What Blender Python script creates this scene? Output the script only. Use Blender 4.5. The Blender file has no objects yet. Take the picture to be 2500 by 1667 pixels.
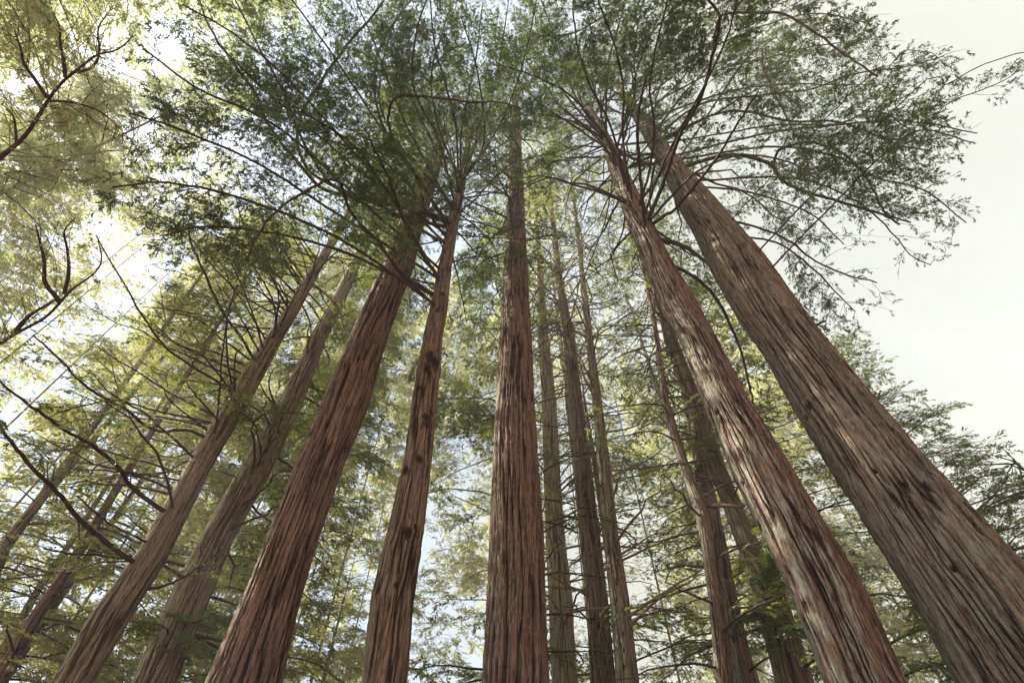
import bpy, math, random
import numpy as np
rng = np.random.default_rng(7)
random.seed(7)
SC = bpy.context.scene
COL = SC.collection

# ------------------------------------------------------------------ camera
F = 512.0                       # focal length in pixels of a 1024 px wide frame
EL = math.radians(52.3)
CAM = np.array([0.0, 0.0, 1.6])
cd = bpy.data.cameras.new('camera'); cam = bpy.data.objects.new('camera', cd); COL.objects.link(cam)
cd.sensor_width = 36.0; cd.lens = 36.0 * F / 1024.0
cd.clip_start = 0.05; cd.clip_end = 3000
cam.location = CAM; cam.rotation_euler = (math.radians(90) + EL, 0, 0)
SC.camera = cam

# ------------------------------------------------------------------ light
SUN_AZ, SUN_EL = math.radians(-76), math.radians(50)      # azimuth clockwise from +Y
w = bpy.data.worlds.new('World'); SC.world = w; w.use_nodes = True
nt = w.node_tree; nt.nodes.clear()
out = nt.nodes.new('ShaderNodeOutputWorld'); bg = nt.nodes.new('ShaderNodeBackground')
sky = nt.nodes.new('ShaderNodeTexSky'); sky.sky_type = 'NISHITA'; sky.sun_disc = False
sky.sun_elevation = SUN_EL; sky.sun_rotation = SUN_AZ
sky.air_density = 1.0; sky.dust_density = .6; sky.ozone_density = 1.0
# thin high overcast: a bright cream veil over the blue sky
veil = nt.nodes.new('ShaderNodeMixRGB'); veil.blend_type = 'MIX'
tc = nt.nodes.new('ShaderNodeTexCoord'); nz = nt.nodes.new('ShaderNodeTexNoise')
nz.inputs['Scale'].default_value = 1.3; nz.inputs['Detail'].default_value = 3
mr = nt.nodes.new('ShaderNodeMapRange'); mr.inputs[1].default_value = .3; mr.inputs[2].default_value = .7
mr.inputs[3].default_value = .85; mr.inputs[4].default_value = 1.0
nt.links.new(tc.outputs['Generated'], nz.inputs['Vector']); nt.links.new(nz.outputs['Fac'], mr.inputs[0])
sxw = nt.nodes.new('ShaderNodeSeparateXYZ'); nt.links.new(tc.outputs['Generated'], sxw.inputs[0])
gr = nt.nodes.new('ShaderNodeMapRange'); gr.inputs[1].default_value = -.5; gr.inputs[2].default_value = .35; gr.inputs[3].default_value = .86; gr.inputs[4].default_value = 1.0
nt.links.new(sxw.outputs[0], gr.inputs[0]); mu = nt.nodes.new('ShaderNodeMath'); mu.operation = 'MULTIPLY'; nt.links.new(gr.outputs[0], mu.inputs[0]); nt.links.new(mr.outputs[0], mu.inputs[1])
nt.links.new(mu.outputs[0], veil.inputs[0]); nt.links.new(sky.outputs[0], veil.inputs[1])
vc = nt.nodes.new('ShaderNodeMixRGB'); vc.inputs[1].default_value = (1.06, 1.20, 1.34, 1); vc.inputs[2].default_value = (1.20, 1.20, 1.02, 1)
gx = nt.nodes.new('ShaderNodeMapRange'); gx.inputs[1].default_value = -.35; gx.inputs[2].default_value = .3
nt.links.new(sxw.outputs[0], gx.inputs[0]); nt.links.new(gx.outputs[0], vc.inputs[0]); nt.links.new(vc.outputs[0], veil.inputs[2])
nt.links.new(veil.outputs[0], bg.inputs['Color']); bg.inputs['Strength'].default_value = 0.12
nt.links.new(bg.outputs[0], out.inputs[0])
sd = bpy.data.lights.new('sun', 'SUN'); sd.energy = 4.9; sd.angle = math.radians(0.6); sd.color = (1, .93, .78)
so = bpy.data.objects.new('sun', sd); COL.objects.link(so)
so.rotation_euler = (math.radians(90) - SUN_EL, 0, -SUN_AZ + math.pi)
SC.view_settings.view_transform = 'Standard'; SC.view_settings.look = 'None'
SC.view_settings.exposure = 2.5; SC.view_settings.gamma = 1
HAZE = 0.0027

# ------------------------------------------------------------------ helpers
def tag(o, label=None, cat=None, group=None, kind=None):
    if label: o['label'] = label
    if cat: o['category'] = cat
    if group: o['group'] = group
    if kind: o['kind'] = kind
    return o
def empty(name, loc):
    o = bpy.data.objects.new(name, None); o.location = loc; o.empty_display_size = .2
    COL.objects.link(o); return o
def mesh_obj(name, V, Q, mats, parent=None, T=None, matidx=None, smooth=True, attrs=None):
    """V (n,3) world coordinates; Q (m,4) quads; T (k,3) triangles"""
    V = np.asarray(V, np.float32)
    if parent is not None: V = V - np.array(parent['_o'], np.float32)
    me = bpy.data.meshes.new(name)
    Q = np.zeros((0, 4), np.int32) if Q is None else np.asarray(Q, np.int32)
    T = np.zeros((0, 3), np.int32) if T is None else np.asarray(T, np.int32)
    me.vertices.add(len(V)); me.vertices.foreach_set('co', V.ravel())
    me.loops.add(Q.size + T.size); me.loops.foreach_set('vertex_index', np.concatenate([Q.ravel(), T.ravel()]))
    me.polygons.add(len(Q) + len(T))
    ls = np.concatenate([np.arange(len(Q)) * 4, Q.size + np.arange(len(T)) * 3]).astype(np.int32)
    me.polygons.foreach_set('loop_start', ls)
    if matidx is not None: me.polygons.foreach_set('material_index', np.asarray(matidx, np.int32))
    me.polygons.foreach_set('use_smooth', np.full(len(ls), smooth))
    for m in mats: me.materials.append(m)
    if attrs:
        for k, a in attrs.items():
            at = me.attributes.new(k, 'FLOAT', 'POINT'); at.data.foreach_set('value', np.asarray(a, np.float32))
    me.update(calc_edges=True)
    o = bpy.data.objects.new(name, me); COL.objects.link(o)
    if parent is not None: o.parent = parent
    return o

S = 1024 / 2352.0               # measurements below were read off at 2352 px width
def rays(px, py):
    x = (np.asarray(px, float) * S - 512) / F; y = (341 - np.asarray(py, float) * S) / F
    return np.stack([x, math.cos(EL) - y * math.sin(EL), math.sin(EL) + y * math.cos(EL)], -1)
def project(P):
    d = P - CAM
    fz = d[..., 1] * math.cos(EL) + d[..., 2] * math.sin(EL)
    uy = -d[..., 1] * math.sin(EL) + d[..., 2] * math.cos(EL)
    fz = np.where(fz < .05, .05, fz)
    return (512 + F * d[..., 0] / fz) / S, (341 - F * uy / fz) / S, fz

def vnoise(u, v, nu, seed):
    """smooth value noise, periodic in u with period nu"""
    r = np.random.default_rng(seed); nv = int(np.ceil(v.max() - v.min())) + 3
    G = r.random((nu, nv)); v = v - v.min()
    iu = np.floor(u).astype(int); iv = np.floor(v).astype(int); fu = u - iu; fv = v - iv
    fu = fu * fu * (3 - 2 * fu); fv = fv * fv * (3 - 2 * fv)
    a = G[iu % nu, iv]; b = G[(iu + 1) % nu, iv]; c = G[iu % nu, iv + 1]; d = G[(iu + 1) % nu, iv + 1]
    return (a * (1 - fu) + b * fu) * (1 - fv) + (c * (1 - fu) + d * fu) * fv
def unit(a): return a / np.maximum(np.linalg.norm(a, axis=-1, keepdims=True), 1e-9)

# ------------------------------------------------------------------ materials
def newmat(name):
    m = bpy.data.materials.new(name); m.use_nodes = True; m.node_tree.nodes.clear()
    return m, m.node_tree, m.node_tree.nodes, m.node_tree.links
def bark_mat(name, plate, furrow, lich, lich_amt=.6, bump=.5, lo_=.75):
    m, t, N, L = newmat(name)
    o = N.new('ShaderNodeOutputMaterial'); p = N.new('ShaderNodeBsdfPrincipled')
    p.inputs['Roughness'].default_value = .9; p.inputs['Specular IOR Level'].default_value = .15
    L.new(p.outputs[0], o.inputs[0])
    co = N.new('ShaderNodeTexCoord')
    def noise(scale, zs, det=4, rough=.6):
        mp = N.new('ShaderNodeMapping'); mp.inputs['Scale'].default_value = (scale, scale, zs)
        n = N.new('ShaderNodeTexNoise'); n.inputs['Scale'].default_value = 1; n.inputs['Detail'].default_value = det
        n.inputs['Roughness'].default_value = rough
        L.new(co.outputs['Object'], mp.inputs[0]); L.new(mp.outputs[0], n.inputs['Vector']); return n.outputs['Fac']
    def ramp(src, a, b, lo=0., hi=1.):
        r = N.new('ShaderNodeMapRange'); r.inputs[1].default_value = a; r.inputs[2].default_value = b
        r.inputs[3].default_value = lo; r.inputs[4].default_value = hi; L.new(src, r.inputs[0]); return r.outputs[0]
    def mix(f, a, b, mode='MIX'):
        x = N.new('ShaderNodeMixRGB'); x.blend_type = mode
        for i, v in enumerate((f, a, b)):
            if isinstance(v, (int, float)): x.inputs[i].default_value = v
            elif isinstance(v, tuple): x.inputs[i].default_value = (*v, 1)
            else: L.new(v, x.inputs[i])
        return x.outputs[0]
    def math_(op, a, b):
        x = N.new('ShaderNodeMath'); x.operation = op
        for i, v in enumerate((a, b)):
            if isinstance(v, (int, float)): x.inputs[i].default_value = v
            else: L.new(v, x.inputs[i])
        return x.outputs[0]
    at = N.new('ShaderNodeAttribute'); at.attribute_name = 'bark'
    fine = noise(40, 4.5, 5, .7); mid = noise(15, 1.6, 4, .65); big = noise(1.2, .25, 3)
    crack = ramp(math_('ABSOLUTE', math_('SUBTRACT', noise(16, .75, 3, .6), .5), 0), .0, .06)
    flake = noise(38, 13, 3, .6); pits = noise(22, 3.4, 2, .5)
    h = math_('MULTIPLY', math_('MULTIPLY', math_('ADD', math_('MULTIPLY', at.outputs['Fac'], .85), math_('MULTIPLY', ramp(flake, .3, .7), .25)), math_('ADD', math_('MULTIPLY', crack, .4), .6)), ramp(pits, .3, .4, .6, 1))
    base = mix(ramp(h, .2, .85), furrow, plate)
    base = mix(ramp(mid, .4, .62, 0, .4), base, tuple(c * k for c, k in zip(plate, (.6, .47, .42))))
    base = mix(ramp(big, .4, .65, 0, .45), base, tuple(c * k for c, k in zip(plate, (1.2, 1.15, 1.15))))
    base = mix(ramp(fine, .6, .72, 0, .65), base, tuple(c * k for c, k in zip(plate, (1.7, 1.75, 1.75))))
    streak = noise(27, .85, 3, .65)
    base = mix(ramp(streak, .36, .49, .85, 0), base, furrow)
    base = mix(ramp(streak, .54, .66, 0, .45), base, tuple(c * k for c, k in zip(plate, (1.45, 1.45, 1.4))))
    hair = noise(75, 9, 3, .7)
    base = mix(ramp(hair, .36, .52, .55, 0), base, tuple(c * k for c, k in zip(plate, (.38, .3, .27))))
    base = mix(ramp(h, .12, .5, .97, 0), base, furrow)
    g = N.new('ShaderNodeNewGeometry'); sx = N.new('ShaderNodeSeparateXYZ'); L.new(g.outputs['Normal'], sx.inputs[0])
    side = ramp(math_('ADD', math_('MULTIPLY', sx.outputs[0], -1.), math_('MULTIPLY', noise(2.4, .3, 3), 1.1)), lo_, lo_ + .4)
    pat = ramp(noise(14, 3, 5, .7), .4, .56)
    lf = math_('MULTIPLY', math_('MULTIPLY', side, pat), math_('MULTIPLY', ramp(h, .3, .7), lich_amt))
    base = mix(lf, base, lich)
    L.new(base, p.inputs['Base Color'])
    b = N.new('ShaderNodeBump'); b.inputs['Strength'].default_value = bump; b.inputs['Distance'].default_value = .03
    L.new(math_('ADD', math_('ADD', fine, math_('MULTIPLY', mid, 1.2)), math_('ADD', math_('MULTIPLY', streak, 2.2), math_('ADD', math_('MULTIPLY', crack, .6), flake))), b.inputs['Height']); L.new(b.outputs[0], p.inputs['Normal'])
    return m
def leaf_mat(name, c1, c2, trans=.45, mul=(1.4, 1.38, .75)):
    m, t, N, L = newmat(name)
    o = N.new('ShaderNodeOutputMaterial'); d = N.new('ShaderNodeBsdfDiffuse'); tr = N.new('ShaderNodeBsdfTranslucent')
    mx = N.new('ShaderNodeMixShader'); mx.inputs[0].default_value = trans
    at = N.new('ShaderNodeAttribute'); at.attribute_name = 'tint'
    c = N.new('ShaderNodeMixRGB'); c.inputs[1].default_value = (*c1, 1); c.inputs[2].default_value = (*c2, 1)
    L.new(at.outputs['Fac'], c.inputs[0]); L.new(c.outputs[0], d.inputs[0])
    c3 = N.new('ShaderNodeMixRGB'); c3.blend_type = 'MULTIPLY'; c3.inputs[0].default_value = 1
    c3.inputs[2].default_value = (*mul, 1); L.new(c.outputs[0], c3.inputs[1]); L.new(c3.outputs[0], tr.inputs[0])
    L.new(d.outputs[0], mx.inputs[1]); L.new(tr.outputs[0], mx.inputs[2])
    g = N.new('ShaderNodeBsdfGlossy'); g.inputs['Roughness'].default_value = .45; g.inputs[0].default_value = (.8, .85, .8, 1)
    m2 = N.new('ShaderNodeMixShader'); m2.inputs[0].default_value = .05
    L.new(mx.outputs[0], m2.inputs[1]); L.new(g.outputs[0], m2.inputs[2]); L.new(m2.outputs[0], o.inputs[0])
    return m
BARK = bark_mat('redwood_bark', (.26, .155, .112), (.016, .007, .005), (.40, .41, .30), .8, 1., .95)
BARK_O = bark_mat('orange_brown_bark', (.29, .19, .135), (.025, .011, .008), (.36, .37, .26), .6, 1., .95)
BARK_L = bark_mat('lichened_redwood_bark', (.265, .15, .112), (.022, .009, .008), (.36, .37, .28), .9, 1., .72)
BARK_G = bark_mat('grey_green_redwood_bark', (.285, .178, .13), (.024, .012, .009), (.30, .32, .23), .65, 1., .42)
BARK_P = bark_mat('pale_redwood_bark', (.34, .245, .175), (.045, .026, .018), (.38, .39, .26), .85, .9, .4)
BARK_SUN = bark_mat('sunlit_yellowish_bark', (.44, .36, .25), (.09, .06, .035), (.40, .42, .25), .8, .9, .3)  # sunlight on the trunk is put into this lighter, yellower bark colour
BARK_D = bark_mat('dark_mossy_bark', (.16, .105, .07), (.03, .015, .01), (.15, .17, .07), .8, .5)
LIMB = bark_mat('limb_bark', (.10, .055, .045), (.045, .022, .02), (.16, .16, .1), .25, .3)
LIMB_P = bark_mat('pale_limb_bark', (.30, .22, .15), (.14, .08, .05), (.2, .2, .12), .4, .3)
TWIG = bark_mat('twig_bark', (.08, .05, .04), (.05, .03, .022), (.1, .1, .06), .1, .1)
LEAF = leaf_mat('dark_green_needles', (.032, .05, .018), (.10, .135, .042), .45)
LEAF_M = leaf_mat('mid_green_needles', (.065, .09, .022), (.18, .20, .052), .5)
LEAF_SUN = leaf_mat('sunlit_yellow_needles', (.22, .24, .09), (.44, .42, .19), .52, (1.3, 1.28, .85))  # bright yellow of sunlit foliage painted into the leaf colour
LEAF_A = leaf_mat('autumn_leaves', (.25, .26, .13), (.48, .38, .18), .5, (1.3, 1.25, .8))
LEAF_HAZE = leaf_mat('haze_paled_needles', (.27, .31, .16), (.42, .44, .25), .5, (1.2, 1.2, .95))  # paleness from haze and soft focus is mixed into this leaf colour

# ------------------------------------------------------------------ frame openings: gaps between the real crowns
SKY = [(1935, -400), (1962, 0), (1990, 40), (2025, 60), (2030, 110), (2065, 130), (2100, 95), (2200, 120), (2260, 160), (2330, 105), (2440, 120), (2440, 240), (2300, 250), (2230, 215), (2180, 235), (2200, 290), (2265, 320),
       (2240, 370), (2235, 400), (2200, 430), (2255, 520), (2240, 550), (2185, 560), (2160, 640), (2110, 600), (2060, 690), (2010, 720), (1990, 760),
       (2040, 800), (2080, 850), (2105, 895), (2150, 915), (2190, 870), (2205, 930), (2190, 970), (2290, 965), (2300, 1010), (2350, 1040), (2420, 1080), (3200, 1200), (3200, -400)]
def in_poly(px, py, poly):
    c = np.zeros(px.shape, bool); n = len(poly)
    for i in range(n):
        x1, y1 = poly[i]; x2, y2 = poly[(i + 1) % n]
        if y1 == y2: continue
        c ^= ((y1 > py) != (y2 > py)) & (px < (x2 - x1) * (py - y1) / (y2 - y1) + x1)
    return c
HOLES = [(2330, 1180, 90, 110, .5), (700, 430, 90, 50, .45), (1330, 1250, 110, 260, .45), (1300, 800, 80, 160, .4), (1330, 430, 110, 150, .2), (1560, 850, 100, 120, .4), (2210, 185, 70, 30, .5), (2130, 120, 30, 30, .5), (620, 380, 140, 90, .2), (1450, 650, 120, 160, .45), (1300, 700, 120, 120, .5), (680, 720, 80, 60, .5), (250, 1150, 160, 200, .45), (1500, 1400, 120, 160, .35), (1995, 590, 85, 50, .9), (1900, 560, 110, 60, .35), (1960, 500, 60, 30, .4), (430, 150, 70, 100, .3), (520, 60, 60, 40, .3), (240, 560, 70, 70, .6), (340, 640, 60, 50, .75), (240, 730, 60, 60, .5),
         (100, 870, 90, 60, .6), (20, 1010, 40, 60, .6), (1070, 1080, 45, 60, .85), (1130, 1440, 60, 100, .5), (640, 1200, 50, 160, .0), (330, 330, 50, 40, .5),
         (1060, 330, 60, 50, .5), (1130, 440, 50, 40, .5), (1290, 1150, 60, 200, .6), (1460, 1230, 50, 90, .6), (1330, 1350, 40, 150, .6), (990, 1350, 50, 150, .5),
         (830, 1320, 50, 70, .6), (20, 1560, 60, 60, .6), (90, 1300, 50, 50, .6), (1880, 1160, 60, 60, .45), (2030, 620, 60, 90, .7), (1480, 1500, 60, 80, .4), (1250, 520, 90, 120, .25), (2350, 1000, 60, 60, .3), (560, 560, 200, 120, .2)]
NHOLES = [(1330, 420, 80, 110, .55), (1000, 100, 300, 100, .2), (1900, 250, 200, 130, .3), (880, 640, 70, 100, .4), (1620, 330, 70, 60, .4), (1990, 180, 70, 50, .35)]
LEFT = [(-900, -500), (290, -500), (305, 0), (315, 100), (330, 200), (280, 300), (200, 380), (130, 430), (0, 450), (-900, 450)]
def keepmask(P, jit=16, holes=1.0, r=rng, near=False):
    px, py, fz = project(P)
    n = len(P)
    jx = px + r.normal(0, jit, n); jy = py + r.normal(0, jit, n)
    k = ~in_poly(jx, jy, SKY)
    p = np.ones(n)
    if near:
        k &= ~in_poly(jx, jy, LEFT)
        for hx, hy, sx, sy, a in NHOLES: p *= 1 - a * holes * np.exp(-.5 * (((px - hx) / sx) ** 2 + ((py - hy) / sy) ** 2))
    for hx, hy, sx, sy, a in HOLES:
        p *= 1 - a * holes * np.exp(-.5 * (((px - hx) / sx) ** 2 + ((py - hy) / sy) ** 2))
    k &= r.random(n) < p
    k &= (px > -260) & (px < 2620) & (py > -420) & (py < 1760) & (fz > .6)
    k &= np.linalg.norm(P - CAM, axis=1) > 4.5
    return k

# ------------------------------------------------------------------ geometry makers
def batch_tubes(P, R, sides=3):
    """P (M,K,3), R (M,K) -> V,Q"""
    M, K, _ = P.shape
    T = np.empty_like(P); T[:, 1:-1] = P[:, 2:] - P[:, :-2]; T[:, 0] = P[:, 1] - P[:, 0]; T[:, -1] = P[:, -1] - P[:, -2]
    T = unit(T); up = np.zeros_like(T); up[..., 2] = 1
    bad = np.abs(T[..., 2]) > .95; up[bad] = (1, 0, 0)
    A = unit(np.cross(T, up)); B = np.cross(T, A)
    an = np.arange(sides) * 2 * np.pi / sides
    V = P[:, :, None] + R[:, :, None, None] * (A[:, :, None] * np.cos(an)[:, None] + B[:, :, None] * np.sin(an)[:, None])
    idx = np.arange(M * K * sides).reshape(M, K, sides)
    a = idx[:, :-1]; b = idx[:, 1:]; a2 = np.roll(a, -1, 2); b2 = np.roll(b, -1, 2)
    Q = np.stack([a, a2, b2, b], -1).reshape(-1, 4)
    return V.reshape(-1, 3), Q
def one_tube(P, R, sides=8, rough=0.0, seed=0):
    V, Q = batch_tubes(P[None], R[None], sides)
    if rough:
        r = np.random.default_rng(seed); V = V + r.normal(0, 1, V.shape) * (np.repeat(R, sides) * rough)[:, None]
    return V, Q
def resample(P, n, R=None):
    """Catmull-Rom through P, n points"""
    P = np.asarray(P, float); m = len(P)
    d = np.concatenate([[0], np.cumsum(np.linalg.norm(np.diff(P, axis=0), axis=1))])
    E = np.vstack([2 * P[0] - P[1], P, 2 * P[-1] - P[-2]])
    s = np.linspace(0, d[-1], n); i = np.clip(np.searchsorted(d, s, 'right') - 1, 0, m - 2)
    t = ((s - d[i]) / np.maximum(d[i + 1] - d[i], 1e-6))[:, None]
    p0, p1, p2, p3 = E[i], E[i + 1], E[i + 2], E[i + 3]
    return .5 * (2 * p1 + (p2 - p0) * t + (2 * p0 - 5 * p1 + 4 * p2 - p3) * t ** 2 + (3 * p1 - p0 - 3 * p2 + p3) * t ** 3), s / d[-1]

def spray_templates():
    """flat needle sprays: diamond fronds alternating along a twig; local x along, y side, z up; unit length"""
    out_ = []
    for s in range(9):
        r = np.random.default_rng(100 + s); q = []
        n = 12
        for i in range(n):
            t = r.uniform(.05, .95); sd_ = r.choice([-1, 1])
            a = math.radians(r.uniform(15, 70)) * sd_; l = (.36 * (1 - .5 * t) + .06) * r.uniform(.45, 1.3); wd = .072 * r.uniform(.7, 1.35)
            dx, dy = math.cos(a), math.sin(a); nx, ny = -dy, dx
            z0 = r.uniform(-.05, .05); dz = r.uniform(-.4, .12) * l
            b = np.array([t, 0, z0]); tip = b + np.array([dx * l, dy * l, dz])
            m = (b + tip) / 2 + np.array([0, 0, .02]); off = np.array([nx, ny, r.uniform(-.8, .8)]) * wd / 2
            q.append([b, m + off, tip, m - off])
        b = np.array([.6, 0, 0]); q.append([b, np.array([.85, .045, 0]), np.array([1.15, r.uniform(-.05, .05), -.06]), np.array([.85, -.045, 0])])
        out_.append(np.array(q))
    return np.array(out_)           # (5, 9, 4, 3)
SPR = spray_templates()
def leafy_templates():
    out_ = []
    for s in range(5):
        r = np.random.default_rng(200 + s); q = []
        for i in range(9):
            b = np.array([r.uniform(0, 1), r.uniform(-.45, .45), r.uniform(-.3, .3)]); a = r.uniform(0, 6.28); l = r.uniform(.16, .26)
            d = np.array([math.cos(a), math.sin(a), r.uniform(-.7, .3)]); n = unit(np.cross(d, r.normal(size=3))); tip = b + d * l; m = (b + tip) / 2
            q.append([b, m + n * l * .33, tip, m - n * l * .33])
        out_.append(np.array(q))
    return np.array(out_)
LFY = leafy_templates()

class Crown:
    """collects foliage sprays and twigs of one tree and links them as ONE crown mesh"""
    def __init__(s, seed, templ=SPR, near=False):
        s.near = near; s.ph = seed * 1.7
        s.r = np.random.default_rng(seed); s.V = []; s.Q = []; s.mi = []; s.tint = []; s.n = 0; s.templ = templ; s.nspr = 0
    def add(s, V, Q, mi, tint):
        s.V.append(V); s.Q.append(Q + s.n); s.mi.append(np.full(len(Q), mi)); s.tint.append(tint); s.n += len(V)
    def sprays(s, P, D, L, flat=.35):
        """P base points, D directions, L lengths"""
        if not len(P): return
        r = s.r; n = len(P)
        D = unit(D); up = np.tile([0, 0, 1.], (n, 1)) + r.normal(0, flat, (n, 3))
        Y = unit(np.cross(up, D)); Z = np.cross(D, Y)
        T = s.templ[r.integers(0, len(s.templ), n)]
        W = P[:, None, None] + L[:, None, None, None] * (T[..., 0:1] * D[:, None, None] + T[..., 1:2] * Y[:, None, None] + T[..., 2:3] * Z[:, None, None])
        nq = T.shape[1]
        base = np.clip(r.normal(.4, .22, n), 0, 1)
        tint = np.repeat(base, nq * 4)
        s.add(W.reshape(-1, 3), np.arange(n * nq * 4).reshape(-1, 4), 0, tint); s.nspr += n
    def bough(s, B, t0=.3, sub_sp=.3, sub_len=1.1, spr_sp=.17, spr_len=.34, dens=1., droop=.25, holes=1., jit=16, twig_r=.006):
        """B (n,3) branch polyline: grow side branchlets and sprays"""
        r = s.r; Lb = np.linalg.norm(np.diff(B, axis=0), axis=1).sum()
        if Lb < .2: return
        m = max(2, int(Lb * (1 - t0) / sub_sp * 2.35))
        t = np.sort(r.uniform(t0, 1, m)); f = t * (len(B) - 1); i = np.minimum(f.astype(int), len(B) - 2); fr = (f - i)[:, None]
        P0 = B[i] * (1 - fr) + B[i + 1] * fr; Tg = unit(B[i + 1] - B[i])
        side = np.where(np.arange(m) % 2, 1., -1.)[:, None]
        H = Tg.copy(); H[:, 2] *= .5; H = unit(H)
        lat = unit(np.stack([-H[:, 1], H[:, 0], np.zeros(m)], 1)) * side
        a = np.radians(r.uniform(35, 75, m))[:, None]
        d0 = unit(H * np.cos(a) + lat * np.sin(a) + r.normal(0, .14, (m, 3)))
        Ls = sub_len * (1.05 - .75 * (t - t0) / (1 - t0)) * r.uniform(.55, 1.25, m)
        k = np.linspace(0, 1, 5)[None, :, None]
        dr = np.zeros((m, 1, 3)); dr[..., 2] = -droop * r.uniform(.3, 1.6, (m, 1))
        bend = H[:, None] * .3
        P = P0[:, None] + Ls[:, None, None] * (k * d0[:, None] + k ** 2 * (dr + bend))
        c_ = P[:, 3]; fq = 1.9 if s.near else 1.2        # natural gaps: foliage gathers in clumps
        g_ = np.sin(c_[:, 0] * fq + 1.7 * np.sin(c_[:, 1] * fq * .7) + s.ph) + np.sin(c_[:, 1] * fq * 1.1 + 1.3 * np.sin(c_[:, 2] * fq) + s.ph) + np.sin(c_[:, 2] * fq * 1.3 + c_[:, 0] * fq * .6)
        ok = keepmask(P[:, 3], jit, holes, r, s.near) & (r.random(m) < np.clip(.92 + (.26 if s.near else .22) * g_, .15, 1)); P, Ls = P[ok], Ls[ok]
        if not len(P): return
        R = twig_r * (1.3 - k[..., 0]) * np.ones((len(P), 1)); V, Q = batch_tubes(P, R, 3)
        s.add(V, Q, 1, np.zeros(len(V)))
        # sprays
        cnt = np.maximum(2, (Ls / spr_sp * 2 * dens)).astype(int); idx = np.repeat(np.arange(len(P)), cnt); n = len(idx)
        tt = r.uniform(.05, 1, n) ** .85; ff = tt * 4; ii = np.minimum(ff.astype(int), 3); g = (ff - ii)[:, None]
        Q0 = P[idx, ii] * (1 - g) + P[idx, ii + 1] * g; tg = unit(P[idx, ii + 1] - P[idx, ii])
        la = unit(np.stack([-tg[:, 1], tg[:, 0], np.zeros(n)], 1)) * r.choice([-1., 1.], n)[:, None]
        an = np.radians(r.uniform(15, 65, n))[:, None]
        D = tg * np.cos(an) + la * np.sin(an) + r.normal(0, .15, (n, 3)); D[:, 2] -= droop * .6
        ok = keepmask(Q0, jit, holes * .6, r, s.near)
        s.sprays(Q0[ok], D[ok], spr_len * r.uniform(.7, 1.25, ok.sum()))
    def build(s, parent, mat, name='crown'):
        if not s.V: return None
        return mesh_obj(name, np.concatenate(s.V), np.concatenate(s.Q), [mat, TWIG], parent, matidx=np.concatenate(s.mi), smooth=False,
                        attrs={'tint': np.concatenate(s.tint)})

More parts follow.
